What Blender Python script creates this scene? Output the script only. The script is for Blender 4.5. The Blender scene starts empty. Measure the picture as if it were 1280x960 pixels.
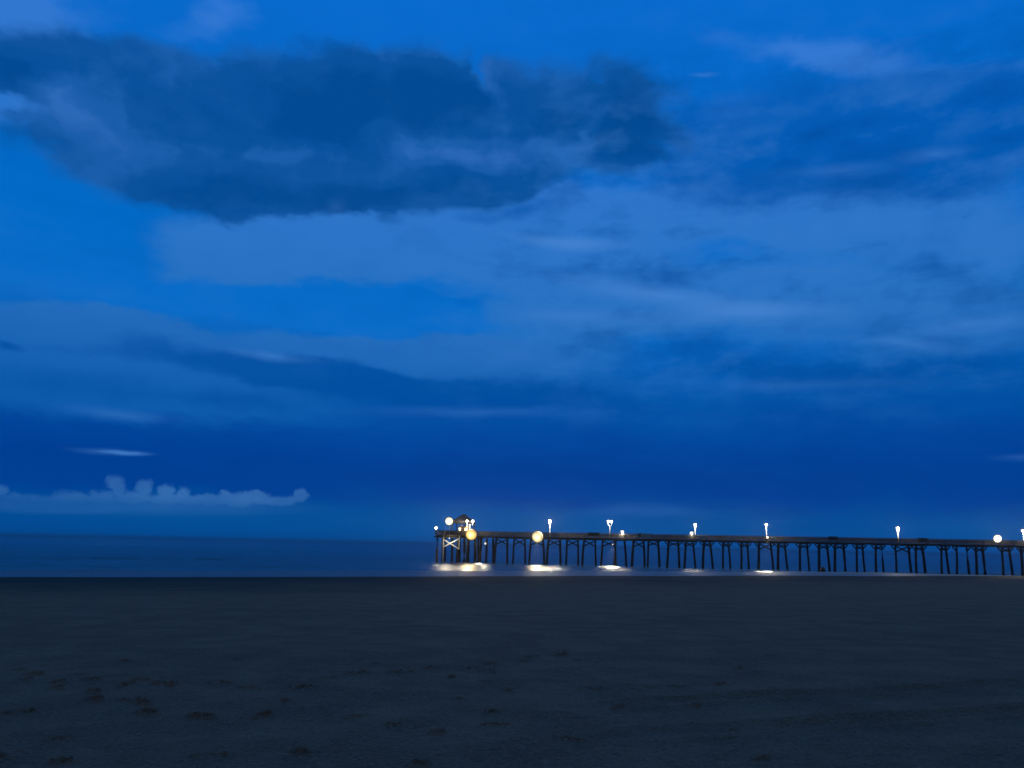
import bpy, bmesh, math, random
import numpy as np
from mathutils import Vector, Matrix

random.seed(7)
SC = bpy.context.scene
COL = SC.collection

# ------------------------------------------------------------------ camera
EYE = 4.0
FPX = 963.0
PITCH = math.atan(201.5 / FPX)
ROLL = math.radians(1.14)
cam_data = bpy.data.cameras.new('camera')
cam_data.sensor_width = 36.0
cam_data.lens = 36.0 * FPX / 1280.0
cam_data.clip_start = 0.1
cam_data.clip_end = 40000
cam = bpy.data.objects.new('camera', cam_data)
COL.objects.link(cam)
CAM_M = Matrix.Rotation(math.pi / 2 + PITCH, 4, 'X') @ Matrix.Rotation(ROLL, 4, 'Z')
cam.matrix_world = Matrix.Translation((0, 0, EYE)) @ CAM_M
SC.camera = cam

# ------------------------------------------------------------------ exposure
SC.render.engine = 'CYCLES'
SC.view_settings.view_transform = 'Standard'
SC.view_settings.look = 'None'
SC.view_settings.exposure = 0.0
SC.view_settings.gamma = 1.0
SC.cycles.use_denoising = True
SC.cycles.volume_bounces = 0
SC.cycles.max_bounces = 4
SC.cycles.diffuse_bounces = 2
SC.cycles.glossy_bounces = 2
SC.cycles.sample_clamp_indirect = 3.0

# ------------------------------------------------------------------ sky
def lin(c):
    return tuple((v / 255 / 12.92) if v / 255 <= 0.04045 else ((v / 255 + 0.055) / 1.055) ** 2.4 for v in c)

def L4(r, g, b):
    return lin((r, g, b)) + (1.0,)

def sky_dir(x, y):
    """bearing and elevation in degrees of a point noted on the photograph"""
    v = CAM_M.to_3x3() @ Vector(((x - 640) / FPX, -(y - 480) / FPX, -1))
    v.normalize()
    return math.degrees(math.atan2(v.x, v.y)), math.degrees(math.asin(v.z))

world = bpy.data.worlds.new('World')
SC.world = world
world.use_nodes = True
NT = world.node_tree
NT.nodes.clear()

class G:
    """small helper to write node graphs as expressions"""
    def __init__(self, nt): self.nt = nt
    def n(self, t, **kw):
        nd = self.nt.nodes.new(t)
        for k, v in kw.items(): setattr(nd, k, v)
        return nd
    def put(self, sock, v):
        if isinstance(v, bpy.types.NodeSocket): self.nt.links.new(v, sock)
        else: sock.default_value = v
    def math(self, op, a, b=0.0, c=0.0, clamp=False):
        nd = self.n('ShaderNodeMath', operation=op, use_clamp=clamp)
        self.put(nd.inputs[0], a); self.put(nd.inputs[1], b); self.put(nd.inputs[2], c)
        return nd.outputs[0]
    def vmath(self, op, a, b=(0, 0, 0)):
        nd = self.n('ShaderNodeVectorMath', operation=op)
        self.put(nd.inputs[0], a); self.put(nd.inputs[1], b)
        return nd.outputs[0] if op != 'DOT_PRODUCT' else nd.outputs[1]
    def step(self, v, a, b, lo=0.0, hi=1.0):
        nd = self.n('ShaderNodeMapRange', interpolation_type='SMOOTHSTEP')
        self.put(nd.inputs['Value'], v)
        nd.inputs['From Min'].default_value = a; nd.inputs['From Max'].default_value = b
        nd.inputs['To Min'].default_value = lo; nd.inputs['To Max'].default_value = hi
        return nd.outputs[0]
    def mix(self, f, a, b, blend='MIX'):
        nd = self.n('ShaderNodeMix', data_type='RGBA', blend_type=blend)
        self.put(nd.inputs[0], f); self.put(nd.inputs[6], a); self.put(nd.inputs[7], b)
        return nd.outputs[2]
    def noise(self, v, scale, detail=4, rough=0.55, dist=0.0):
        nd = self.n('ShaderNodeTexNoise')
        self.put(nd.inputs['Vector'], v)
        nd.inputs['Scale'].default_value = scale; nd.inputs['Detail'].default_value = detail
        nd.inputs['Roughness'].default_value = rough; nd.inputs['Distortion'].default_value = dist
        return nd.outputs[0]
    def xyz(self, x, y, z=0.0):
        nd = self.n('ShaderNodeCombineXYZ')
        self.put(nd.inputs[0], x); self.put(nd.inputs[1], y); self.put(nd.inputs[2], z)
        return nd.outputs[0]
    def sep(self, v):
        nd = self.n('ShaderNodeSeparateXYZ'); self.put(nd.inputs[0], v)
        return nd.outputs
    def ramp(self, f, stops, interp='EASE'):
        nd = self.n('ShaderNodeValToRGB')
        cr = nd.color_ramp; cr.interpolation = interp
        while len(cr.elements) < len(stops): cr.elements.new(0.5)
        for e, (p, c) in zip(cr.elements, stops): e.position = p; e.color = c
        self.put(nd.inputs[0], f)
        return nd.outputs[0]

W = G(NT)
tc = W.n('ShaderNodeTexCoord')
DIR = tc.outputs['Generated']
dx, dy, dz = W.sep(DIR)
AZ = W.math('MULTIPLY', W.math('ARCTAN2', dx, dy), 57.29578)
EL = W.math('MULTIPLY', W.math('ARCSINE', dz), 57.29578)
AE = W.xyz(AZ, EL, 0)

def stretched(ky, seed=0.0):
    return W.xyz(AZ, W.math('MULTIPLY', EL, ky), seed)

# gentle displacement of the cloud outlines
w1 = W.noise(stretched(1.8, 3.0), 0.16, 4, 0.55)
w2 = W.noise(stretched(1.8, 11.0), 0.16, 4, 0.55)
WARP = W.vmath('ADD', AE, W.xyz(W.math('MULTIPLY', W.math('SUBTRACT', w1, 0.5), 7.0),
                                W.math('MULTIPLY', W.math('SUBTRACT', w2, 0.5), 3.2)))

def blob(vec, x, y, rx, ry, ang=0.0):
    a0, e0 = sky_dir(x, y)
    c, s = math.cos(math.radians(ang)), math.sin(math.radians(ang))
    ax, ex = sky_dir(x + c * 20, y - s * 20)
    ra = math.hypot(ax - a0, ex - e0) / 20 * rx
    rot = math.atan2(ex - e0, ax - a0)
    ay, ey = sky_dir(x + s * 20, y + c * 20)
    re = math.hypot(ay - a0, ey - e0) / 20 * ry
    m = W.n('ShaderNodeMapping', vector_type='TEXTURE')
    W.put(m.inputs['Vector'], vec)
    m.inputs['Location'].default_value = (a0, e0, 0)
    m.inputs['Rotation'].default_value = (0, 0, rot)
    m.inputs['Scale'].default_value = (ra, re, 1)
    g = W.n('ShaderNodeTexGradient', gradient_type='SPHERICAL')
    W.put(g.inputs[0], m.outputs[0])
    return g.outputs['Fac']

def layer(vec, blobs, mode='add'):
    acc = None
    for b in blobs:
        amp = b[5] if len(b) > 5 else 1.0
        f = W.math('MULTIPLY', blob(vec, *b[:5]), amp)
        acc = f if acc is None else W.math('ADD' if mode == 'add' else 'MAXIMUM', acc, f)
    return acc

nS = W.noise(stretched(3.4, 1.0), 0.11, 6, 0.58, 0.3)      # streaky
nF = W.noise(stretched(1.25, 5.0), 0.20, 5, 0.50, 0.15)      # billowy
nB = W.noise(stretched(4.5, 9.0), 0.055, 3, 0.5)            # broad

# clear dusk sky, deepening into the cloud bank over the horizon
elw = W.math('ADD', EL, W.math('MULTIPLY', W.math('SUBTRACT', nS, 0.5), 5.0))
def E(y): return min(1.0, max(0.0, sky_dir(640, y)[1] / 90.0))
base = W.ramp(W.math('DIVIDE', elw, 90.0, clamp=True), [
    (0.0, L4(0, 75, 150)), (E(650), L4(0, 76, 152)), (E(622), L4(0, 64, 148)), (E(592), L4(0, 62, 146)),
    (E(550), L4(0, 70, 156)), (E(500), L4(2, 84, 168)), (E(455), L4(8, 98, 186)), (E(420), L4(10, 108, 200)), (E(330), L4(1, 106, 199)),
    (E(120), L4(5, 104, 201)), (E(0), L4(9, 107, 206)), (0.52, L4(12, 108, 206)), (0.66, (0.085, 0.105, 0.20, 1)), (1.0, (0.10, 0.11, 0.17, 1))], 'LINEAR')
nish = W.n('ShaderNodeTexSky', sky_type='NISHITA')
nish.sun_disc = False
nish.sun_elevation = math.radians(-5.0)
nish.sun_rotation = math.radians(195.0)
nish_c = W.mix(1.0, nish.outputs[0], (0.05, 0.05, 0.05, 1), 'MULTIPLY')
col = W.mix(1.0, base, nish_c, 'ADD')

# pale veil
pale = layer(WARP, [
    (40, 18, 150, 70, -8, 1.1), (262, 20, 90, 50, 0, 0.9), (1000, 66, 190, 34, -8, 0.75), (1120, 90, 170, 40, -5, .6), (905, 145, 60, 40, 0, 0.8),
    (360, 315, 260, 66, 2, 1.7), (560, 292, 330, 60, 3, 1.2), (760, 265, 330, 60, 6, 1.0), (1010, 268, 330, 60, 4, 1.15),
    (700, 340, 300, 80, -8, 1.0), (900, 375, 380, 70, -6, 1.15), (1190, 330, 330, 130, 0, 0.9), (640, 430, 280, 60, 6, 0.9),
    (1220, 420, 190, 45, 8, 1.0), (40, 402, 270, 36, -4, 1.7), (240, 425, 280, 40, -8, 1.0), (60, 445, 260, 60, -3, .9), (270, 475, 330, 50, -8, 0.75), (470, 440, 260, 40, -5, .8), (120, 485, 300, 55, -4, 1.0), (110, 462, 160, 16, -4, .5), (260, 520, 330, 40, -3, .55), (700, 470, 240, 50, -2, .6),
    (330, 395, 90, 22, 0, 0.6), (40, 140, 120, 50, 0, .9), (20, 320, 60, 10, 0, .35), (450, 392, 190, 40, -4, -1.5), (270, 388, 150, 40, -4, -1.0), (80, 320, 150, 75, 0, -1.2), (640, 60, 200, 40, 0, -.4), (292, 395, 70, 14, 0, .7), (470, 310, 180, 44, 0, .5)])
pf = W.math('ADD', pale, W.math('MULTIPLY', W.math('SUBTRACT', nS, 0.5), 0.9))
pale_col = W.ramp(W.math('DIVIDE', EL, 90.0, clamp=True), [
    (0.0, L4(20, 90, 165)), (E(520), L4(14, 92, 174)), (E(410), L4(40, 112, 190)), (E(330), L4(44, 116, 198)), (E(30), L4(54, 122, 214))], 'LINEAR')
col = W.mix(W.math('MULTIPLY', W.step(pf, 0.12, 0.85), 0.95), col, pale_col)

# the streaked veil thins and thickens across the right half
midv = layer(WARP, [(1010, 178, 330, 100, 4, 1.8), (1210, 155, 240, 100, 4, 1.9), (980, 215, 160, 40, 2, .6), (900, 215, 130, 60, 0, .8), (1180, 270, 230, 90, 10, .5),
                    (1080, 465, 380, 40, -2, 1.1), (1230, 380, 160, 60, 0, .35), (640, 265, 90, 24, 0, .9), (870, 330, 200, 40, -6, .35),
                    (330, 458, 210, 28, -10, 1.4), (620, 492, 250, 30, -1, 1.6), (420, 475, 200, 30, -6, .7), (100, 430, 110, 14, -4, .5), (8, 428, 40, 14, -8, .9),
                    (280, 500, 380, 40, -4, .7), (900, 420, 300, 24, 2, .35)])
mf = W.math('ADD', midv, W.math('MULTIPLY', W.math('SUBTRACT', nF, 0.5), 1.0))
mid_col = W.ramp(W.math('DIVIDE', EL, 90.0, clamp=True), [(E(640), L4(0, 66, 150)), (E(480), L4(0, 78, 160)), (E(200), L4(4, 88, 176)), (E(60), L4(12, 96, 186))], 'LINEAR')
col = W.mix(W.math('MULTIPLY', W.step(mf, 0.1, 1.0), 0.85), col, mid_col)

# the big dark cloud: its outline, then how dense it is inside
dark = layer(WARP, [
    (15, 85, 150, 75, -4, 1.2), (130, 105, 170, 80, -6, 1.2), (110, 190, 120, 75, -20, 1.0), (210, 215, 160, 75, -12, 1.2), (300, 150, 260, 120, 0, 1.2),
    (430, 140, 200, 110, 0, 1.2), (340, 235, 190, 52, -3, 1.35), (520, 215, 230, 60, 3, 1.25), (560, 115, 150, 75, -4, 1.3), (650, 225, 190, 36, 5, .9),
    (690, 135, 130, 80, 0, 1.3), (785, 140, 100, 85, 0, 1.4), (480, 250, 110, 38, 0, .9), (775, 180, 110, 40, 0, .7), (600, 175, 180, 60, 0, .5),
    (70, 140, 80, 26, 0, -.5), (15, 132, 60, 18, 0, -.9), (405, 262, 24, 14, 0, -.4), (440, 258, 120, 26, 0, .5), (300, 262, 120, 24, 0, .5), (612, 100, 16, 50, 10, -.7), (740, 100, 30, 24, 0, -.6), (720, 185, 36, 22, 20, -.6), (820, 185, 30, 16, 0, -.5)])
nE = W.noise(AE, 0.55, 5, 0.58, 0.2)
df = W.math('ADD', dark, W.math('ADD', W.math('MULTIPLY', W.math('SUBTRACT', nF, 0.5), 0.85), W.math('MULTIPLY', W.math('SUBTRACT', nE, 0.5), 0.40)))
core = layer(WARP, [
    (370, 150, 190, 90, 0, .9), (290, 245, 170, 50, -4, 1.1), (450, 120, 160, 70, -6, .6), (570, 120, 90, 66, 0, .95), (450, 255, 90, 40, 0, .9), (560, 235, 170, 36, 4, .75),
    (690, 145, 90, 70, 0, .7), (795, 140, 80, 80, 0, .9), (10, 85, 90, 60, 0, .7), (130, 70, 120, 40, 0, .35), (40, 190, 70, 50, 0, .35), (200, 130, 90, 60, 0, .3), (790, 195, 70, 26, 0, .5),
    (100, 140, 70, 50, 0, -.5), (150, 205, 110, 40, -10, -.15), (370, 192, 90, 20, 4, -.6), (500, 172, 70, 24, 0, -.6), (640, 195, 110, 24, 4, -.6), (620, 110, 24, 60, 8, -.7), (730, 165, 26, 40, 10, -.5), (560, 190, 60, 18, 0, -.3)])
nD = W.noise(stretched(1.3, 21.0), 0.17, 4, 0.5, 0.2)
nL = W.noise(WARP, 0.42, 5, 0.55, 0.0)
cf = W.math('ADD', core, W.math('ADD', W.math('MULTIPLY', W.math('SUBTRACT', nD, 0.5), 0.9), W.math('MULTIPLY', W.math('SUBTRACT', nL, 0.5), 1.0)))
dark_col = W.ramp(W.math('ADD', W.math('MULTIPLY', cf, 0.7), 0.38, clamp=True), [(0.0, L4(44, 104, 182)), (0.30, L4(26, 92, 168)), (0.60, L4(10, 80, 154)), (0.95, L4(2, 72, 144))], 'EASE')
col = W.mix(W.math('MULTIPLY', W.step(df, 0.12, 0.86), 0.95), col, dark_col)

# streaks drawn out along the wind
st1 = W.noise(stretched(5.5, 31.0), 0.085, 5, 0.55, 0.25)
st2 = W.noise(stretched(3.0, 37.0), 0.16, 5, 0.5, 0.3)
veil_zone = W.math('MULTIPLY', W.step(EL, sky_dir(640, 560)[1], sky_dir(640, 430)[1], .06, 1), W.step(EL, sky_dir(640, 60)[1], sky_dir(640, 210)[1], .2, 1))
st3 = W.noise(stretched(1.7, 43.0), 0.27, 6, 0.58, 0.2)
sv = W.math('ADD', W.math('ADD', W.math('MULTIPLY', W.math('SUBTRACT', st1, 0.5), 0.8), W.math('MULTIPLY', W.math('SUBTRACT', st2, 0.5), 0.5)), W.math('MULTIPLY', W.math('SUBTRACT', st3, 0.5), 1.0))
right = W.step(AZ, -12.0, 8.0, .2, 1.0)
sv = W.math('MULTIPLY', W.math('MULTIPLY', sv, veil_zone), right)
col = W.mix(W.math('MULTIPLY', W.math('MAXIMUM', sv, 0.0), 1.25, clamp=True), col, L4(56, 122, 202))
col = W.mix(W.math('MULTIPLY', W.math('MULTIPLY', sv, -1.0, clamp=True), 1.9, clamp=True), col, L4(0, 74, 156))

# thin wisps
wv = W.vmath('ADD', AE, W.xyz(0, W.math('MULTIPLY', W.math('SUBTRACT', nS, 0.5), 1.0), 0))
wisp = layer(wv, [(135, 565, 70, 7, -2, .5), (160, 566, 42, 4, -2, .6), (880, 93, 26, 5, 5, .55), (820, 368, 190, 20, -8, .8), (720, 395, 130, 18, -2, .5), (930, 392, 170, 20, 4, .75), (720, 303, 90, 14, -2, .5),
                  (340, 446, 90, 9, -8, .5), (1170, 192, 70, 12, 6, .5), (1050, 213, 120, 14, 4, .4), (1130, 430, 130, 10, -5, .45), (845, 642, 120, 14, -3, .22), (760, 640, 120, 16, 2, .25), (1200, 655, 120, 18, 2, .2), (1275, 572, 60, 6, 0, .35),
                  (150, 518, 110, 12, -6, .4), (590, 515, 220, 12, 0, .35), (1010, 482, 320, 16, 1, .3), (1210, 408, 130, 20, 8, .5), (420, 262, 22, 26, 0, .3), (745, 180, 60, 14, 20, .35), (700, 302, 130, 12, -4, .5)])
col = W.mix(W.step(wisp, 0.0, 1.0, 0, 0.75), col, L4(70, 132, 208))

# haze-pale band low over the sea
low = layer(AE, [(560, 655, 330, 40, -2, 1.0), (860, 662, 260, 28, -2, .8), (1200, 665, 240, 34, -2, .7), (180, 640, 330, 40, -1, .8)])
lf = W.math('ADD', low, W.math('MULTIPLY', W.math('SUBTRACT', nS, 0.5), 0.5))
col = W.mix(W.step(lf, 0.1, 0.9, 0, 0.8), col, L4(2, 82, 154))

# row of small cumulus heads on the left horizon
hv = W.vmath('ADD', AE, W.xyz(W.math('MULTIPLY', W.math('SUBTRACT', W.noise(stretched(1.0, 2.0), 0.9, 5, .62), 0.5), 1.5),
                              W.math('MULTIPLY', W.math('SUBTRACT', W.noise(stretched(1.0, 7.0), 0.9, 5, .62), 0.5), 1.1)))
heads = layer(hv, [(147, 607, 17, 18, 0, 1.0), (180, 610, 14, 15, 0, 1.0), (208, 616, 14, 16, 0, 1), (230, 618, 12, 13, 0, 1), (3, 614, 12, 10, 0, .95),
                   (125, 623, 30, 14, 4, 1), (88, 624, 40, 13, 0, 1), (50, 627, 40, 11, 0, .9), (20, 625, 34, 11, 0, .8), (165, 622, 40, 13, 0, 1), (210, 624, 40, 12, 0, 1), (255, 626, 50, 12, 0, 1),
                   (290, 626, 50, 12, 0, 1), (318, 622, 26, 12, 0, 1), (320, 617, 8, 8, 0, .9), (345, 627, 40, 11, 0, .95), (377, 620, 13, 12, 0, .95), (362, 625, 20, 7, 0, .9), (283, 618, 7, 7, 0, .8)], 'max')
hd = W.step(heads, 0.04, 0.55)
# below the heads the row melts into the haze
body = layer(AE, [(200, 632, 260, 17, -1, 1.0), (60, 632, 120, 15, 0, .9)])
hmask = W.math('MAXIMUM', W.math('MULTIPLY', hd, W.step(EL, sky_dir(190, 642)[1], sky_dir(190, 617)[1], 0.15, 1)), W.step(body, 0.0, 0.9, 0, .42))
col = W.mix(W.math('MULTIPLY', hmask, W.step(nF, .3, .7, .42, .68)), col, L4(62, 120, 184))

# behind the camera the dusk sky is a duller overcast
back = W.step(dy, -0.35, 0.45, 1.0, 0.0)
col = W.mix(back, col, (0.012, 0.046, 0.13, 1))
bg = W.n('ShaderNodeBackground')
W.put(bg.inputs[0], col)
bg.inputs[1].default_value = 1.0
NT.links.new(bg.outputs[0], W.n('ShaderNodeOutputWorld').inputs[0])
world.cycles.sampling_method = 'MANUAL'
world.cycles.sample_map_resolution = 512

# ------------------------------------------------------------------ afterglow
sun = bpy.data.lights.new('sun', 'SUN')
sun.energy = 0.02
sun.color = (1.0, 0.62, 0.42)
sun.angle = math.radians(40)
so = bpy.data.objects.new('sun', sun)
COL.objects.link(so)
so.rotation_euler = (math.radians(68), 0, math.radians(15))

# ------------------------------------------------------------------ materials
def material(name):
    m = bpy.data.materials.new(name)
    m.use_nodes = True
    g = G(m.node_tree)
    return m, g, m.node_tree.nodes['Principled BSDF']

def timber(name, c1, c2, rough=0.85, scale=3.0):
    m, g, b = material(name)
    p = g.n('ShaderNodeTexCoord').outputs['Object']
    n1 = g.noise(p, scale, 5, 0.6)
    n2 = g.noise(p, scale * 9, 3, 0.6)
    c = g.mix(g.step(n1, 0.3, 0.7), c1 + (1,), c2 + (1,))
    g.put(b.inputs['Base Color'], g.mix(g.math('MULTIPLY', g.step(n2, 0.45, 0.75), 0.5), c, tuple(v * .5 for v in c1) + (1,)))
    b.inputs['Roughness'].default_value = rough
    bp = g.n('ShaderNodeBump'); bp.inputs['Strength'].default_value = 0.4; bp.inputs['Distance'].default_value = 0.03
    g.put(bp.inputs['Height'], n2); g.put(b.inputs['Normal'], bp.outputs[0])
    return m

def plain(name, c, rough=0.6, metal=0.0):
    m, g, b = material(name)
    p = g.n('ShaderNodeTexCoord').outputs['Object']
    n1 = g.noise(p, 6.0, 4, 0.6)
    g.put(b.inputs['Base Color'], g.mix(g.step(n1, 0.35, 0.7, 0, .6), c + (1,), tuple(v * .7 for v in c) + (1,)))
    b.inputs['Roughness'].default_value = rough
    b.inputs['Metallic'].default_value = metal
    return m

def glowing(name, c, strength):
    m, g, b = material(name)
    b.inputs['Base Color'].default_value = (0.8, 0.8, 0.8, 1)
    b.inputs['Emission Color'].default_value = c + (1,)
    b.inputs['Emission Strength'].default_value = strength
    m.cycles.emission_sampling = 'NONE'
    return m

M_PILE = timber('pile timber', (0.022, 0.021, 0.021), (0.040, 0.037, 0.034))
M_BEAM = timber('beam timber', (0.034, 0.031, 0.029), (0.060, 0.054, 0.048))
M_DECK = timber('deck timber', (0.20, 0.18, 0.15), (0.28, 0.25, 0.21))
M_RAIL = timber('rail timber', (0.075, 0.070, 0.062), (0.15, 0.138, 0.12), scale=1.2)
M_WHITE = timber('white paint', (0.72, 0.71, 0.66), (0.80, 0.79, 0.75))
M_ROOF = timber('shingle', (0.07, 0.075, 0.085), (0.11, 0.115, 0.125), scale=1.5)
M_POST = plain('galvanised pole', (0.42, 0.42, 0.42), 0.45, 0.3)
M_DARK = plain('dark metal', (0.05, 0.05, 0.055), 0.5, 0.3)
M_BOARD = plain('weathered board', (0.62, 0.58, 0.50), 0.7)
M_ROCK = timber('wet rock', (0.025, 0.025, 0.028), (0.05, 0.048, 0.045), 0.5)
M_GLOW_W = glowing('lit glass and lamp glare', (1.0, 0.85, 0.60), 1.28)
def bloom_dome(name, core, rim, strength, r0=.70, r1=1.25):  # lamp bloom painted into the emission, fading from core to rim
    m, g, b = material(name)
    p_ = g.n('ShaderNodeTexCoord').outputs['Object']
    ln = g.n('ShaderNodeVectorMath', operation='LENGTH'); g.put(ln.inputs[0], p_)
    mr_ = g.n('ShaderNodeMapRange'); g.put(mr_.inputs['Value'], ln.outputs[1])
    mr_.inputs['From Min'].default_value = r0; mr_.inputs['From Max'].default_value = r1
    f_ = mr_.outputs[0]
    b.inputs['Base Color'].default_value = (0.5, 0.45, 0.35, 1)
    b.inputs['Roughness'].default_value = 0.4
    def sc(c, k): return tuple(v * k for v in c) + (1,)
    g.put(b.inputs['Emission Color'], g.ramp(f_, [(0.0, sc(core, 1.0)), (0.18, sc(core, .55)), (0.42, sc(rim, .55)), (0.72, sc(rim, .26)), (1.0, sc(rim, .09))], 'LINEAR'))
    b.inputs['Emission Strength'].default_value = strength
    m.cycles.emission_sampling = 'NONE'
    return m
M_GLOW_O = bloom_dome('amber dome painted bloom', (1.0, 0.84, 0.42), (0.98, 0.58, 0.13), 3.4)
M_GLOW_Y = bloom_dome('yellow dome painted bloom', (1.0, 0.90, 0.60), (0.95, 0.72, 0.34), 2.8)
M_GLOW_F = bloom_dome('pale dome painted bloom', (1.0, 0.90, 0.66), (1.0, 0.86, 0.55), 3.6, .53, .93)
M_GLOW_WIN = glowing('lit window glass', (1.0, 0.74, 0.36), 1.3)

# ------------------------------------------------------------------ mesh helpers
class MB:
    def __init__(self): self.v = []; self.f = []
    def box(self, c, s, rz=0.0):
        c = Vector(c); R = Matrix.Rotation(rz, 3, 'Z'); i = len(self.v)
        for a in (-1, 1):
            for b in (-1, 1):
                for d in (-1, 1):
                    self.v.append(c + R @ Vector((a * s[0] / 2, b * s[1] / 2, d * s[2] / 2)))
        for q in ((0, 1, 3, 2), (4, 6, 7, 5), (0, 4, 5, 1), (2, 3, 7, 6), (0, 2, 6, 4), (1, 5, 7, 3)):
            self.f.append([i + k for k in q])
        return self
    def bar(self, a, b, w, h, up=(0, 0, 1)):
        a, b = Vector(a), Vector(b); d = (b - a).normalized(); up = Vector(up)
        s = d.cross(up)
        if s.length < 1e-4: s = d.cross(Vector((1, 0, 0)))
        s.normalize(); u = s.cross(d); i = len(self.v)
        for p in (a, b):
            for q, r in ((-1, -1), (1, -1), (1, 1), (-1, 1)):
                self.v.append(p + s * q * w / 2 + u * r * h / 2)
        self.f += [[i, i + 3, i + 2, i + 1], [i + 4, i + 5, i + 6, i + 7]]
        for k in range(4):
            self.f.append([i + k, i + (k + 1) % 4, i + 4 + (k + 1) % 4, i + 4 + k])
        return self
    def tube(self, pts, radii, n=10):
        i0 = len(self.v); rings = len(pts)
        pts = [Vector(p) for p in pts]
        for k, p in enumerate(pts):
            d = (pts[min(k + 1, rings - 1)] - pts[max(k - 1, 0)]).normalized()
            s = d.cross(Vector((0, 0, 1)))
            if s.length < 1e-3: s = Vector((1, 0, 0))
            s.normalize(); u = s.cross(d)
            for j in range(n):
                t = 2 * math.pi * j / n
                self.v.append(p + (s * math.cos(t) + u * math.sin(t)) * radii[k])
        for k in range(rings - 1):
            for j in range(n):
                a = i0 + k * n + j; b = i0 + k * n + (j + 1) % n
                self.f.append([a, b, b + n, a + n])
        self.f.append([i0 + j for j in range(n)][::-1])
        self.f.append([i0 + (rings - 1) * n + j for j in range(n)])
        return self
    def lathe(self, prof, c=(0, 0, 0), n=16):
        return self.tube([(c[0], c[1], c[2] + z) for r, z in prof], [max(r, 0.002) for r, z in prof], n)
    def poly(self, pts):
        i = len(self.v); self.v += [Vector(p) for p in pts]
        self.f.append(list(range(i, i + len(pts)))); return self
    def build(self, name, mat, parent=None, smooth=False, bevel=0.0):
        me = bpy.data.meshes.new(name)
        me.from_pydata([tuple(v) for v in self.v], [], self.f)
        bm = bmesh.new(); bm.from_mesh(me)
        bmesh.ops.recalc_face_normals(bm, faces=bm.faces)
        bm.to_mesh(me); bm.free()
        me.materials.append(mat)
        if smooth: me.polygons.foreach_set('use_smooth', [True] * len(me.polygons))
        o = bpy.data.objects.new(name, me)
        COL.objects.link(o)
        if parent: o.parent = parent
        if bevel:
            md = o.modifiers.new('bevel', 'BEVEL'); md.width = bevel; md.segments = 2
        return o

def tag(o, label=None, cat=None, group=None, kind=None):
    if label: o['label'] = label
    if cat: o['category'] = cat
    if group: o['group'] = group
    if kind: o['kind'] = kind
    return o

def empty(name, loc, rz=0.0):
    o = bpy.data.objects.new(name, None)
    o.empty_display_size = 0.3
    COL.objects.link(o); o.location = loc; o.rotation_euler = (0, 0, rz)
    return o

def mesh_np(name, V, F, mat, smooth=True):
    me = bpy.data.meshes.new(name)
    me.vertices.add(len(V)); me.vertices.foreach_set('co', V.astype(np.float32).ravel())
    me.loops.add(F.size); me.loops.foreach_set('vertex_index', F.astype(np.int32).ravel())
    me.polygons.add(len(F))
    me.polygons.foreach_set('loop_start', np.arange(0, F.size, 4, dtype=np.int32))
    me.polygons.foreach_set('use_smooth', np.ones(len(F), dtype=bool) if smooth else np.zeros(len(F), dtype=bool))
    me.update(calc_edges=True)
    me.materials.append(mat)
    o = bpy.data.objects.new(name, me); COL.objects.link(o)
    return o

def hash2(ix, iy, s):
    h = (ix * 374761393 + iy * 668265263 + s * 982451653) & 0xFFFFFFFF
    h = ((h ^ (h >> 13)) * 1274126177) & 0xFFFFFFFF
    return ((h ^ (h >> 16)) & 0xFFFF) / 65535.0

def vnoise(x, y, s=0):
    ix = np.floor(x).astype(np.int64); iy = np.floor(y).astype(np.int64)
    fx = x - ix; fy = y - iy
    fx = fx * fx * fx * (fx * (fx * 6 - 15) + 10); fy = fy * fy * fy * (fy * (fy * 6 - 15) + 10)
    a, b = hash2(ix, iy, s), hash2(ix + 1, iy, s)
    c, d = hash2(ix, iy + 1, s), hash2(ix + 1, iy + 1, s)
    return (a * (1 - fx) + b * fx) * (1 - fy) + (c * (1 - fx) + d * fx) * fy - 0.5

def fan(r, ang):
    R, A = np.meshgrid(r, ang, indexing='ij')
    X = R * np.sin(A); Y = R * np.cos(A)
    nr, na = R.shape
    i = np.arange(nr - 1)[:, None] * na; j = np.arange(na)[None, :]
    j2 = (j + 1) % na
    F = np.stack([i + j, i + na + j, i + na + j2, i + j2], -1).reshape(-1, 4)
    return X, Y, F

def angles(fine):
    a = np.radians(np.concatenate([np.linspace(-42, 42, fine), np.arange(44, 318, 2.0)]))
    return a

# ------------------------------------------------------------------ beach
SHORE_P = np.array([0.5, 105.4]); SHORE_N = np.array([-0.48, 0.8773])   # seaward normal
def seaward(X, Y):
    lat = (X - SHORE_P[0]) * SHORE_N[1] - (Y - SHORE_P[1]) * SHORE_N[0]
    d = (X - SHORE_P[0]) * SHORE_N[0] + (Y - SHORE_P[1]) * SHORE_N[1]
    return d + 0.0006 * np.clip(lat, -120, 120) ** 2 * 0.5, lat

def sand_z(d):
    up = -d
    z = np.where(up > 0, 0.021 * up + 0.000055 * up ** 2, 0.03 * up)
    z = np.where(up > 110, 0.021 * 110 + 0.000055 * 110 ** 2 + 1.6 * (1 - np.exp(-(up - 110) / 30)), z)
    return np.maximum(z, -4.0)

cam_ground = float(sand_z(seaward(np.array([0.0]), np.array([0.0]))[0])[0])

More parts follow.
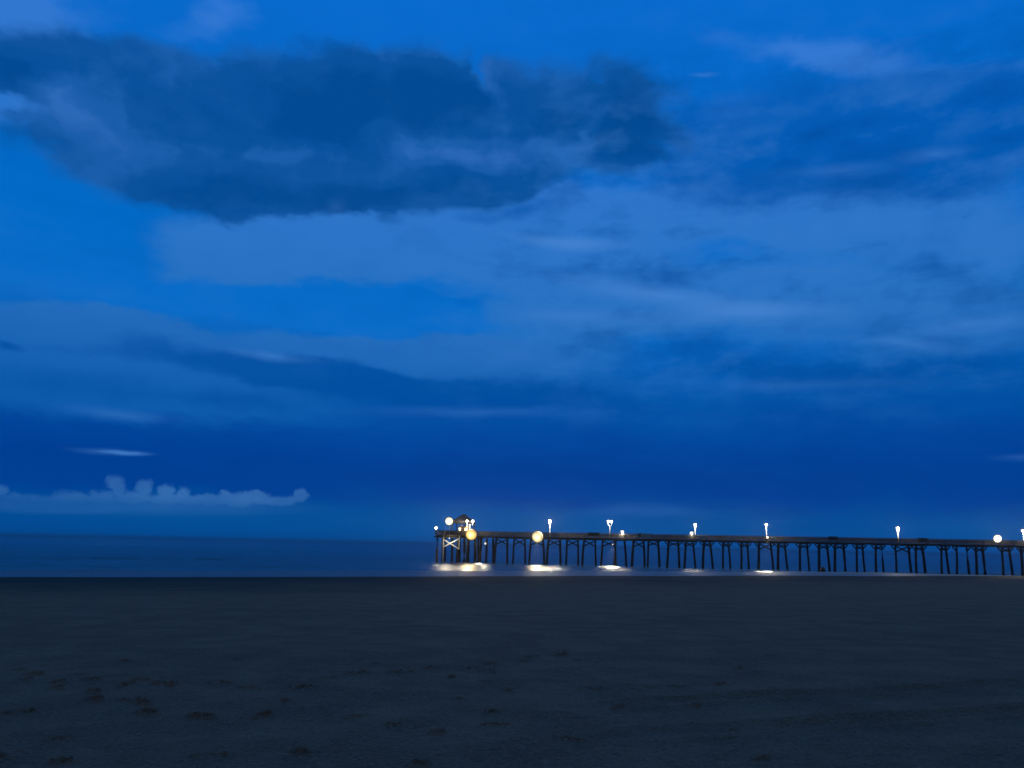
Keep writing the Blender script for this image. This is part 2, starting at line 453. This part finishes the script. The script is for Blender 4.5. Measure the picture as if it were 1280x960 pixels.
r = np.concatenate([[0.0], np.linspace(0.4, 3.6, 12), np.geomspace(3.8, 260, 1000), np.geomspace(275, 9000, 40)])
X, Y, F = fan(r, angles(720))
d, lat = seaward(X, Y)
Z = sand_z(d)
near = np.clip(1 - (np.hypot(X, Y) - 120) / 100, 0, 1)
Z += 0.05 * vnoise(lat / 14, d / 60, 8) * near
Z += near * (0.10 * vnoise(X / 9, Y / 9, 1) + 0.05 * vnoise(X / 2.7, Y / 2.7, 2)) * np.clip((-d - 3) / 20, 0, 1)
dry = np.clip((-d - 50) / 30, 0, 1)
patch = np.clip(vnoise(X / 5 + 30, Y / 5, 3) * 2.5 + 0.55, 0.1, 1)
Z += near * dry * patch * (0.016 * vnoise(X / 0.55, Y / 0.55, 4) + 0.012 * vnoise(X / 0.22, Y / 0.22, 5) + 0.010 * vnoise(X / 0.09, Y / 0.09, 6))
# vehicle ruts running up the beach on the right
ax, ay = (1.5, 8.2), (26.0, 17.0)
tx, ty = ay[0] - ax[0], ay[1] - ax[1]
tl = math.hypot(tx, ty); tx, ty = tx / tl, ty / tl
for off in (0.0, 1.7):
    s = (X - ax[0]) * tx + (Y - ax[1]) * ty
    q = (X - ax[0]) * -ty + (Y - ax[1]) * tx - off + 0.25 * np.sin(s * 0.13)
    m = np.clip((s + 1) / 3, 0, 1) * np.clip((40 - s) / 10, 0, 1)
    Z += m * (-0.035 * np.exp(-(q / 0.16) ** 2) + 0.03 * np.exp(-((np.abs(q) - 0.30) / 0.11) ** 2))
# footprints
rng = np.random.default_rng(5)
def dent(cx, cy, a, L, wd, dep):
    global Z
    sel = (np.abs(X - cx) < 0.6) & (np.abs(Y - cy) < 0.6)
    if not sel.any(): return
    u = (X[sel] - cx) * math.cos(a) + (Y[sel] - cy) * math.sin(a)
    v = -(X[sel] - cx) * math.sin(a) + (Y[sel] - cy) * math.cos(a)
    q = np.sqrt((u / L) ** 2 + (v / wd) ** 2)
    Z[sel] += -dep * np.exp(-q ** 4) + 0.45 * dep * np.exp(-((q - 1.45) / 0.3) ** 2)
for path in range(4):
    px, py = rng.uniform(-7, -1.0), rng.uniform(5.5, 12)
    a = rng.uniform(-0.5, 0.9) if path % 2 else rng.uniform(2.2, 3.4)
    for k in range(9):
        px += 0.66 * math.cos(a); py += 0.66 * math.sin(a); a += rng.normal(0, .08)
        sd = 0.13 * (1 if k % 2 else -1)
        dent(px - sd * math.sin(a), py + sd * math.cos(a), a + rng.normal(0, .15), 0.13, 0.055, rng.uniform(0.06, .11))
for k in range(70):
    rr = rng.uniform(5.5, 17); aa = rng.uniform(-0.62, 0.62) - 0.12
    dent(rr * math.sin(aa), rr * math.cos(aa), rng.uniform(0, 3.1), rng.uniform(.04, .12), rng.uniform(.03, .06), rng.uniform(.04, .09))
Z -= float(Z[0].mean()) * 0
m, g, b = material('beach sand')
p = g.n('ShaderNodeNewGeometry').outputs['Position']
gx, gy, gz = g.sep(p)
big = g.noise(p, 0.09, 4, 0.55)
med = g.noise(p, 0.9, 5, 0.6)
fin = g.noise(p, 22.0, 5, 0.75)
dampf = g.step(g.math('ADD', gz, g.math('MULTIPLY', g.math('SUBTRACT', big, 0.5), 0.9)), 0.15, 1.35)
dryc = g.mix(g.step(med, 0.35, 0.68), (0.33, 0.195, 0.112, 1), (0.43, 0.26, 0.15, 1))
dryc = g.mix(g.math('MULTIPLY', g.step(fin, 0.53, 0.66), 0.8), dryc, (0.50, 0.37, 0.24, 1))
dryc = g.mix(g.math('MULTIPLY', g.step(fin, 0.46, 0.33), 0.75), dryc, (0.10, 0.078, 0.046, 1))
wetc = g.mix(g.step(med, 0.3, 0.7), (0.048, 0.058, 0.036, 1), (0.080, 0.085, 0.052, 1))
g.put(b.inputs['Base Color'], g.mix(dampf, wetc, dryc))
g.put(b.inputs['Roughness'], g.step(dampf, 0, 1, 0.75, 0.95))
b.inputs['Specular IOR Level'].default_value = 0.05
bp = g.n('ShaderNodeBump'); bp.inputs['Strength'].default_value = 0.9; bp.inputs['Distance'].default_value = 0.03
g.put(bp.inputs['Height'], g.math('ADD', fin, g.math('MULTIPLY', g.noise(p, 9.0, 5, .6), 1.5)))
g.put(b.inputs['Normal'], bp.outputs[0])
sand = mesh_np('sand', np.stack([X, Y, Z], -1).reshape(-1, 3), F, m)
tag(sand, 'dark grey-brown damp beach sand with footprints running down to the sea', 'beach', kind='structure')

# ------------------------------------------------------------------ sea
r = np.concatenate([np.geomspace(40, 420, 620), np.geomspace(424, 9000, 160)])
X, Y, F = fan(r, angles(560))
R = np.hypot(X, Y)
d, lat = seaward(X, Y)
fade = np.clip((650 - R) / 450, 0, 1)
ph = d + 5 * vnoise(X / 30, Y / 30, 11) + 2.0 * vnoise(X / 9, Y / 9, 12)
env = 0.35 + 0.9 * np.clip(vnoise(lat / 26, d / 18, 13) + 0.35, 0, 1)
sw = np.abs(np.sin(math.pi * ph / 15.0))
Zs = fade * env * (0.24 + 0.26 * np.clip((-2 - lat) / 22, 0, 1)) * ((1 - sw) ** 1.6 - 0.35) * np.clip((d + 2) / 26, 0.12, 1)
Zs += fade * (0.18 * vnoise(X / 4.5, Y / 2.6, 14) + 0.09 * vnoise(X / 1.8, Y / 1.2, 15)) * np.clip((d + 2) / 26, 0.15, 1)
m, g, b = material('sea water')
p = g.n('ShaderNodeNewGeometry').outputs['Position']
sx, sy, sz = g.sep(p)
dd = g.math('ADD', g.math('MULTIPLY', g.math('SUBTRACT', sx, float(SHORE_P[0])), float(SHORE_N[0])),
            g.math('MULTIPLY', g.math('SUBTRACT', sy, float(SHORE_P[1])), float(SHORE_N[1])))
rot = g.n('ShaderNodeMapping'); rot.inputs['Rotation'].default_value = (0, 0, -math.atan2(0.48, 0.8773)); rot.inputs['Scale'].default_value = (0.35, 1, 1)
g.put(rot.inputs['Vector'], p)
ripple = g.noise(rot.outputs[0], 1.1, 6, 0.62)
broad = g.noise(rot.outputs[0], 0.06, 4, 0.55)
fo_n = g.noise(rot.outputs[0], 0.55, 5, 0.6)
foam_edge = g.math('MULTIPLY', g.step(dd, 4.0, -4.0), g.step(fo_n, 0.45, 0.65))
crest = g.math('MULTIPLY', g.math('MULTIPLY', g.step(sz, 0.16, 0.34), g.step(dd, 70, 20)), g.step(fo_n, 0.50, 0.62))
foam = g.math('MAXIMUM', g.math('MULTIPLY', foam_edge, .5), g.math('MULTIPLY', crest, .18))
wc = g.mix(broad, (0.010, 0.040, 0.062, 1), (0.016, 0.058, 0.085, 1))
wc = g.mix(g.step(dd, 90, 5, 0, .8), wc, (0.045, 0.110, 0.130, 1))
wash = g.step(g.math('ADD', dd, g.math('MULTIPLY', g.math('SUBTRACT', fo_n, 0.5), 9.0)), 21, 13)
wc = g.mix(wash, wc, g.mix(fo_n, (0.13, 0.21, 0.24, 1), (0.24, 0.32, 0.35, 1)))
g.put(b.inputs['Base Color'], g.mix(foam, wc, (0.40, 0.43, 0.44, 1)))
g.put(b.inputs['Roughness'], g.math('ADD', g.math('ADD', g.math('MULTIPLY', foam, 0.3), g.math('MULTIPLY', wash, 0.26)), g.step(dd, 170, 70, 0.22, 0.25)))
b.inputs['IOR'].default_value = 1.33
bp = g.n('ShaderNodeBump'); bp.inputs['Strength'].default_value = 0.55; bp.inputs['Distance'].default_value = 0.5
g.put(bp.inputs['Height'], ripple)
g.put(b.inputs['Normal'], bp.outputs[0])
sea = mesh_np('sea', np.stack([X, Y, Zs], -1).reshape(-1, 3), F, m)
tag(sea, 'dark blue sea with low waves rolling in to the beach', 'sea', kind='structure')

# ------------------------------------------------------------------ fishing pier
PA = Vector((-16.2823, 180.0)); PD = Vector((0.98355, -0.18061)); PN = Vector((0.18061, 0.98355))
PRZ = math.atan2(PD.y, PD.x)
def P(s, o, z):
    q = PA + PD * s + PN * o
    return Vector((q.x, q.y, z))
def loc(s, o, z):                    # in the pier's own frame
    return Vector((s, o, z))
DECK = 5.95; RAIL = 7.02; BEAM = 5.42
pier = empty('fishing_pier', P(0, 0, 0), PRZ)
tag(pier, 'long dark timber fishing pier on paired raking piles reaching into the sea', 'pier')

bents = [(13.64, 15.65), (17.76, 19.72), (21.57, 23.91), (25.55, 27.78), (29.7, 31.85), (33.46, 35.71), (37.59, 40.12), (40.47, 42.28), (44.29, 46.46),
         (47.49, 49.62), (51.83, 53.96), (55.48, 57.14), (59.26, 60.81), (63.26, 64.7), (67.07, 68.64), (70.68, 73.47), (74.59, 76.36), (78.95, 80.94),
         (82.79, 85.0), (85.97, 88.32), (90.22, 92.06), (93.91, 95.86), (97.77, 101.14), (101.63, 103.85), (106.5, 108.33), (109.43, 112.31),
         (113.02, 115.35), (117.83, 120.32), (121.36, 123.9), (125.6, 127.9), (129.8, 131.8)]
S0, S1 = -0.3, 136.0
W0, W1 = -0.55, 3.55
def pile(s, o, lean, rad=0.19, top=BEAM - 0.02, foot=-3.2):
    k = random.uniform(-.06, .06)
    z = [foot, 0.2, 2.4, top]
    pts = [loc(s - lean * (top - a) / top + k * math.sin(a), o, a) for a in z]
    return MB().tube(pts, [rad * 1.12, rad * 1.08, rad, rad * .92], 9).build('pile', M_PILE, pier, True)
for i, (a, c) in enumerate(bents):
    la = random.uniform(.18, .5); lc = -random.uniform(0.0, .38)
    pile(a, 0, la, random.uniform(.21, .28)); pile(c, 3, lc, random.uniform(.21, .28))
    MB().bar(loc(a - .75 * (c - a) / 3 - .1, -.55, BEAM + .14), loc(c + .75 * (c - a) / 3 + .1, 3.55, BEAM + .14), .30, .28).build('pile_cap', M_BEAM, pier)
    if i not in (7, 25):
        drop = 1.15 if i < 9 or i in (15, 22) else .8
        MB().bar(loc(a + .1, .0, BEAM - .1), loc(c - .1, 2.8, BEAM - drop - .1), .11, .27).bar(loc(a - .02, .2, BEAM - drop - .1), loc(c + .02, 3.0, BEAM - .1), .11, .27).build('cross_brace', M_BEAM, pier)
    # knee braces give the openings their arched heads
    if i > 9:
        MB().bar(loc(c + .1, 3, BEAM - .75), loc(c + .85, 3, BEAM + .05), .15, .24).build('knee_brace', M_BEAM, pier)
        MB().bar(loc(a - .2, 0, BEAM - .75), loc(a - .85, 0, BEAM + .05), .15, .24).build('knee_brace', M_BEAM, pier)
st = MB()
for o in (-.3, 1.0, 2.0, 3.3):
    st.bar(loc(S0, o, DECK - .23), loc(S1, o, DECK - .23), .16, .30)
st.build('stringer', M_BEAM, pier)
dk = MB(); s = S0
while s < S1:
    dk.box((s + .07, 1.5, DECK - .035 + random.uniform(-.004, .004)), (.135, 4.1, .07)); s += .15
dk.build('deck', M_DECK, pier)
def railing(o, side):
    rb = MB(); s = S0 + (10 if side < 0 else 0)
    s_start = 9.3 if True else 0
    s = s_start
    while s < S1 - .1:
        e = min(s + 3.0, S1)
        for z, h in ((DECK + .16, .15), (DECK + .38, .15), (DECK + .60, .15), (DECK + .82, .15)):
            j = random.uniform(-.012, .012)
            rb.bar(loc(s + .01, o, z + j), loc(e - .01, o, z + random.uniform(-.012, .012)), .04, h)
        rb.bar(loc(s + .005, o - .06 * side, RAIL - .03), loc(e - .005, o - .06 * side, RAIL - .03 + random.uniform(-.01, .01)), .24, .045)
        s = e
    ro = rb.build('railing', M_RAIL, pier)
    s = s_start
    while s < S1:
        MB().box((s, o + .08 * side, (DECK - .25 + RAIL - .06) / 2), (.11, .10, RAIL - .06 - DECK + .25)).build('railing_post', M_RAIL, ro)
        s += 3.0
railing(-.52, -1); railing(3.52, 1)
MB().bar(loc(9.4, -.60, DECK - .16), loc(S1, -.60, DECK - .16), .05, .34).build('fascia_board', M_BEAM, pier)

# wide platform at the seaward end
PW0, PW1 = -.9, 8.0
dk = MB(); s = -.5
while s < 9.2:
    dk.box((s + .07, (PW0 + PW1) / 2, DECK + .035 + .004), (.135, PW1 - PW0, .06)); s += .15
dk.build('platform_deck', M_DECK, pier)
for s, o in ((.05, -.6), (.35, 3.2), (-.1, 7.2), (1.55, -.6), (2.9, 2.0), (3.6, 4.8), (3.3, 7.4), (4.95, -.6), (5.9, 1.6), (6.2, 4.9), (7.2, -.6), (7.1, 7.3), (9.0, -.6), (8.8, 3.1), (8.4, 7.2), (10.2, .0), (10.9, 3.0), (12.35, 3.0)):
    pile(s, o, random.uniform(-.15, .25), random.uniform(.23, .30))
for o in (-.6, 2.6, 5.2, 7.4):
    MB().bar(loc(-.7, o, BEAM + .14), loc(9.3, o, BEAM + .14), .30, .28).build('pile_cap', M_BEAM, pier)
xb = MB().bar(loc(1.75, -.86, 4.9), loc(5.2, -.86, 3.0), .10, .24).bar(loc(1.75, -.98, 3.35), loc(5.2, -.98, 5.2), .10, .24)
tag(xb.build('cross_brace', M_WHITE, pier), 'white painted cross brace under the end platform')
for s, zb in ((1.62, -1.0), (5.3, 2.8)):
    tag(MB().bar(loc(s, -.90, zb), loc(s, -.90, 5.9), .14, .14).build('fender_post', M_WHITE, pier), 'white painted fender post under the end platform')
pr = MB()
for o, a, c in ((PW0 + .05, -.5, 9.25), (PW1 - .05, -.5, 9.25)):
    for z in (.2, .45, .70, .92): pr.bar(loc(a, o, DECK + z), loc(c, o, DECK + z), .04, .15)
    pr.bar(loc(a, o, RAIL + .02), loc(c, o, RAIL + .02), .22, .05)
for s, a, c in ((-.45, PW0 + .1, PW1 - .1), (9.2, 3.7, PW1 - .1)):
    for z in (.2, .45, .70, .92): pr.bar(loc(s, a, DECK + z), loc(s, c, DECK + z), .04, .15)
    pr.bar(loc(s, a, RAIL + .02), loc(s, c, RAIL + .02), .22, .05)
pr = pr.build('platform_railing', M_RAIL, pier)
for s in (-.45, 1.95, 4.4, 6.8, 9.2):
    for o in (PW0 + .12, PW1 - .12):
        MB().box((s, o, DECK + .52), (.12, .10, 1.05)).build('railing_post', M_RAIL, pr)

# ------------------------------------------------------------------ pavilion
FL = DECK + .07
pav = empty('pavilion', P(5.3, 2.6, FL), PRZ)
tag(pav, 'small hip-roofed wooden pavilion on the seaward end of the pier', 'pavilion')
def rect(z, a, c): return [(-a, -c, z), (a, -c, z), (a, c, z), (-a, c, z)]
HR = 4.75
rf = MB(); eave = 2.95; ridge = HR
e = rect(eave, 2.45, 2.3); e2 = rect(eave + .14, 2.45, 2.3)
rp = [(-.35, 0, ridge), (.35, 0, ridge)]
rf.poly([e2[0], e2[1], rp[1], rp[0]]).poly([e2[1], e2[2], rp[1]]).poly([e2[2], e2[3], rp[0], rp[1]]).poly([e2[3], e2[0], rp[0]]).poly(e[::-1])
for k in range(4): rf.poly([e[k], e[(k + 1) % 4], e2[(k + 1) % 4], e2[k]])
roof = rf.build('roof', M_ROOF, pav)
MB().bar((-.45, 0, ridge + .04), (.45, 0, ridge + .04), .16, .1).build('ridge_cap', M_ROOF, roof)
for sx in (-2.1, 0.0, 2.1):
    for sy in (-1.95, 1.95):
        MB().box((sx, sy, eave / 2 - .06), (.18, .18, eave - .14)).build('post', M_BEAM, pav)
for sy in (-1.95, 1.95):
    MB().bar((-2.25, sy, eave - .15), (2.25, sy, eave - .15), .12, .26).build('beam', M_BEAM, pav)
MB().box((.15, .6, 1.05), (2.6, 1.6, 2.1)).build('kiosk_wall', M_BEAM, pav)
for sx in (-.7, .75):
    f_ = MB()
    for q in (-.36, .36): f_.box((sx + q, -.235, 1.30), (.06, .07, .85))
    for q in (.91, 1.70): f_.box((sx, -.235, q), (.66, .07, .06))
    f_ = f_.build('window', M_WHITE, pav)
    MB().box((sx, -.215, 1.30), (.655, .02, .725)).build('pane', M_GLOW_WIN, f_)
for sx in (-1.05, 1.05):
    MB().box((sx, -1.95, .78), (1.84, .05, .12)).box((sx, -1.95, .45), (1.84, .05, .12)).build('rail_board', M_BEAM, pav)

# ------------------------------------------------------------------ lamps
def add_light(name, kind, pos, power, color=(1, .82, .52), radius=.12, target=None, cone=90, blend=.4, parent=None):
    d_ = bpy.data.lights.new(name, kind); d_.energy = power; d_.color = color; d_.shadow_soft_size = radius
    if kind == 'SPOT': d_.spot_size = math.radians(cone); d_.spot_blend = blend
    o = bpy.data.objects.new(name, d_); COL.objects.link(o)
    if parent:
        o.parent = parent; wp = parent.matrix_world
    o.location = pos
    if target is not None:
        o.rotation_euler = (Vector(target) - Vector(pos)).to_track_quat('-Z', 'Y').to_euler()
    return o

def lamp_post(s, o, head_z, label, heads=1, power=2500, cone_h=.95, color=(1, .88, .66), gap=.36):
    r_ = empty('lamp_post', P(s, o, DECK), PRZ)
    tag(r_, label, 'lamp post', 'lamp posts along the pier')
    h = head_z - DECK
    offs = [0.0] if heads == 1 else [-gap, gap]
    MB().tube([(0, 0, 0), (0, 0, .25), (0, 0, h - (.45 if heads == 1 else .8))], [.10, .07, .055], 10).build('pole', M_POST, r_, True)
    MB().lathe([(.16, 0), (.16, .05), (.10, .12)], n=12).build('base', M_DARK, r_)
    if heads == 2:
        MB().bar((-gap, 0, h - .82), (gap, 0, h - .82), .07, .07).bar((-gap, 0, h - .85), (-gap, 0, h - .35), .06, .06).bar((gap, 0, h - .85), (gap, 0, h - .35), .06, .06).build('arm', M_POST, r_)
    for k, q in enumerate(offs):
        c = cone_h if heads == 1 else .55
        k2 = 1.0 if heads == 1 else .85
        hd_ = MB().lathe([(.06 * k2, -c), (.11 * k2, -c * .7), (.19 * k2, -c * .35), (.31 * k2, -.02), (.36 * k2, .14), (.29 * k2, .26), (.10 * k2, .32)], (q, 0, h), 14).build('lantern_and_glare', M_GLOW_W, r_, True)  # long tails are the lamp's overexposed glare, modelled as a glowing shape
        MB().lathe([(.22, .325), (.20, .37), (.03, .46)], (q, 0, h), 14).build('cap', M_DARK, hd_, True)
        add_light('lamp_light', 'POINT', P(s + q, o, head_z) + Vector((0, -.42, -.1)), power / len(offs), color, .1)
    return r_

lamp_post(25.85, -.15, 9.45, 'single lamp post next to the third floodlight from the seaward end', power=2800, cone_h=2.0)
lamp_post(39.0, 2.9, 9.62, 'twin-headed lamp post standing alone on the pier deck right of the pavilion', heads=2, power=700)
lamp_post(57.5, -.15, 9.1, 'single lamp post beside a pale board midway along the pier', power=900, cone_h=1.5)
lamp_post(72.3, -.15, 9.3, 'lamp post above the small bright panel on the pier rail', power=1900, cone_h=.4)
lamp_post(98.4, -.15, 9.0, 'single tall lamp post between the bright panel and the landward floodlights', power=900, cone_h=2.0)
lamp_post(122.0, -.15, 8.85, 'lamp post at the right edge of the photo, nearest the beach', power=1900, cone_h=.4)
lamp_post(7.55, -.55, 9.15, 'twin-headed lamp post beside the pavilion at the pier end', heads=2, power=1300, gap=.68)
lamp_post(-.33, -.55, 7.55, 'short low lamp on the outermost corner of the pier', power=200, cone_h=.5)
lamp_post(41.9, -.3, 7.3, 'short low lamp just above the pier rail, right of the twin-headed post', power=420, cone_h=.5)
lamp_post(56.7, -.3, 7.25, 'very short low lamp at the foot of the midway lamp post', power=120, cone_h=.4)

def floodlight(s, o, z, label, rad, power, glow, color, aim=None, pool=0, cone=24, mount='rail', halo=True):
    """round flood lamp on a bracket facing the beach; aim = (s, o) of the point on the water it lights"""
    r_ = empty('floodlight', P(s, o, z), PRZ)
    tag(r_, label, 'floodlight', 'floodlights on the pier')
    hs = MB()
    tilt = math.radians(12)
    fwd = Vector((0, -math.cos(tilt), -math.sin(tilt)))
    hs.tube([-fwd * .42, -fwd * .30, -fwd * .05, fwd * .02], [rad * .35, rad * .62, rad * .98, rad * 1.05], 18)
    hs.build('housing', M_DARK, r_, True)
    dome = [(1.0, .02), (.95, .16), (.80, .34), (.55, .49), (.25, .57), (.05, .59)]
    MB().tube([fwd * (rad * z + .025) for q, z in dome], [rad * q * .97 for q, z in dome], 22).build('lens', glow, r_, True)  # big domes are widened to stand in for the bloom around each lamp
    if mount == 'mast':
        MB().tube([(0, .5, FL - z), (0, .5, .05)], [.09, .06], 10).bar((0, .5, 0), (0, .2, 0), .08, .08).build('mast', M_POST, r_, True)
    elif mount == 'under':
        MB().bar((0, .25, .05), (0, .25, .95), .07, .07).build('bracket', M_POST, r_)
    else:
        MB().bar((0, .18, -.05), (0, .52, -.05), .09, .09).bar((0, .52, -.45), (0, .52, .45), .12, .08).build('bracket', M_POST, r_)
    base = P(s, o, z) + PN.to_3d() * -(.35 + rad * .75)
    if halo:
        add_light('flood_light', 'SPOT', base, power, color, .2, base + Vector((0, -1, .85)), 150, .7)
    if aim:
        t = P(aim[0], aim[1], 0)
        add_light('flood_beam', 'SPOT', base + Vector((0, -.1, -.1)), pool, color, .15, t, cone, .18)
    return r_

CW = (1, .86, .58); CO = (1, .70, .30)
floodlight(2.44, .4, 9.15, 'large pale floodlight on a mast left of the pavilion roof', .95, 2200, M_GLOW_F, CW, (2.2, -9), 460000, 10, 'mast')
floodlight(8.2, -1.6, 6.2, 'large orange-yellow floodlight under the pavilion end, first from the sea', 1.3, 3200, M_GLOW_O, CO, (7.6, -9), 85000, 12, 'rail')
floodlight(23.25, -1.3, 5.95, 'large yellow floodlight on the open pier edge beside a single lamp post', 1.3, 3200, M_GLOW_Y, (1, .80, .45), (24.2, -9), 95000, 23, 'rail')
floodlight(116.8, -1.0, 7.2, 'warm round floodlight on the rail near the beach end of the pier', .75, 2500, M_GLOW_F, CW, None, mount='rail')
floodlight(11.4, -1.1, 4.25, 'small white lamp slung under the deck right of the platform', .22, 600, M_GLOW_W, CW, (11.9, -11), 32000, 11, 'under')
floodlight(39.8, -.9, 4.6, 'small lamp slung under the deck below the twin-headed lamp post', .12, 300, M_GLOW_W, CW, (39.6, -9), 22000, 28, 'under')
floodlight(72.33, -.95, 6.65, 'small bright floodlight on the rail below a lamp post', .26, 800, M_GLOW_W, CW, (69.8, -12.5), 30000, 15, 'rail')

floodlight(3.4, -2.6, 5.25, 'small lamp under the platform edge lighting the white cross brace', .14, 0, M_GLOW_W, CW, None, mount='under', halo=False)
add_light('brace_light', 'SPOT', P(3.4, -2.55, 5.0), 260, CW, .1, P(3.4, -.9, 4.0), 140, .5)

# lamp hung under the pavilion roof
hl = empty('hanging_lamp', P(6.6, 1.3, FL + 2.1), PRZ)
tag(hl, 'small warm orange lamp hanging under the pavilion roof', 'lamp')
MB().lathe([(.05, .12), (.12, .05), (.15, -.04), (.10, -.15), (.03, -.18)], n=12).build('globe', glowing('lit orange glass', (1.0, .55, .22), 1.6), hl, True)
MB().lathe([(.17, .06), (.10, .15), (.03, .19)], n=12).build('shade', M_DARK, hl, True)
MB().tube([(0, 0, .19), (0, 0, .75)], [.012, .012], 6).build('cord', M_DARK, hl)
add_light('lamp_light', 'POINT', P(6.6, 1.3, FL + 1.8), 260, (1, .58, .26), .1)

# pale boards on the rail
def board(s, z, w, h, label):
    r_ = empty('notice_board', P(s, -.72, z), PRZ)
    tag(r_, label, 'board', 'pale boards fixed to the pier rail')
    MB().box((0, 0, 0), (w, .04, h)).build('panel', M_BOARD, r_, bevel=.01)
    MB().box((-w / 2 + .1, .065, 0), (.08, .07, h + .1)).box((w / 2 - .1, .065, 0), (.08, .07, h + .1)).build('batten', M_BEAM, r_)
board(47.0, 6.72, 2.2, .65, 'wide pale weathered board on the pier rail left of the midway lamp post')
board(58.9, 6.50, 2.1, .75, 'pale brownish board on the rail directly right of the midway lamp post')
board(73.6, 6.30, 1.0, .55, 'small pale board on the rail beside the small bright floodlight')
board(44.9, 6.60, 1.0, .75, 'narrow pale board on the rail right of the low lamp')

# benches with their backs against the near rail
def bench(s, w, label):
    r_ = empty('bench', P(s, -.15, DECK), PRZ)
    tag(r_, label, 'bench', 'benches along the pier rail')
    MB().box((0, .18, .45), (w, .42, .06)).build('seat', M_DARK, r_, bevel=.01)
    MB().box((0, -.06, .82), (w, .05, .68)).build('backrest', M_DARK, r_, bevel=.01)
    for q in (-w / 2 + .15, w / 2 - .15):
        MB().box((q, .18, .21), (.08, .38, .42)).build('leg', M_DARK, r_)
bench(35.6, 2.6, 'dark bench against the rail left of the twin-headed lamp post')
bench(45.9, 1.7, 'dark bench against the rail behind the narrow pale board')
bench(85.6, 1.9, 'dark bench against the rail right of the small bright floodlight')
bench(103.0, 1.9, 'dark bench against the rail right of the tall landward lamp post')

# dark lump at the foot of a pile
me = bpy.data.meshes.new('rock'); bm = bmesh.new()
bmesh.ops.create_icosphere(bm, subdivisions=3, radius=1.0)
for v in bm.verts:
    n_ = 1 + .22 * math.sin(v.co.x * 3.1 + 1) * math.cos(v.co.y * 2.7) + .15 * math.sin(v.co.z * 5 + v.co.x * 4)
    v.co = Vector((v.co.x * .62 * n_, v.co.y * .5 * n_, v.co.z * .48 * n_))
bm.to_mesh(me); bm.free(); me.materials.append(M_ROCK)
me.polygons.foreach_set('use_smooth', [True] * len(me.polygons))
rk = bpy.data.objects.new('rock', me); COL.objects.link(rk); rk.location = P(82.9, -1.6, .35)
tag(rk, 'dark wet rock at the foot of a pier pile by the waterline', 'rock')

# ------------------------------------------------------------------ sea air
hz = MB().box((0, 0, 3.5), (19000, 19000, 19)).build('haze', bpy.data.materials.new('sea air'))
hm = hz.data.materials[0]; hm.use_nodes = True; hm.node_tree.nodes.clear()
hg = G(hm.node_tree)
pv = hg.n('ShaderNodeVolumePrincipled')
pv.inputs['Color'].default_value = (0.75, 0.75, 0.75, 1)
pv.inputs['Density'].default_value = 0.0002
pv.inputs['Anisotropy'].default_value = 0.72
hm.node_tree.links.new(pv.outputs[0], hg.n('ShaderNodeOutputMaterial').inputs['Volume'])
tag(hz, 'thin damp sea air glowing faintly round the pier lamps', 'haze', kind='stuff')
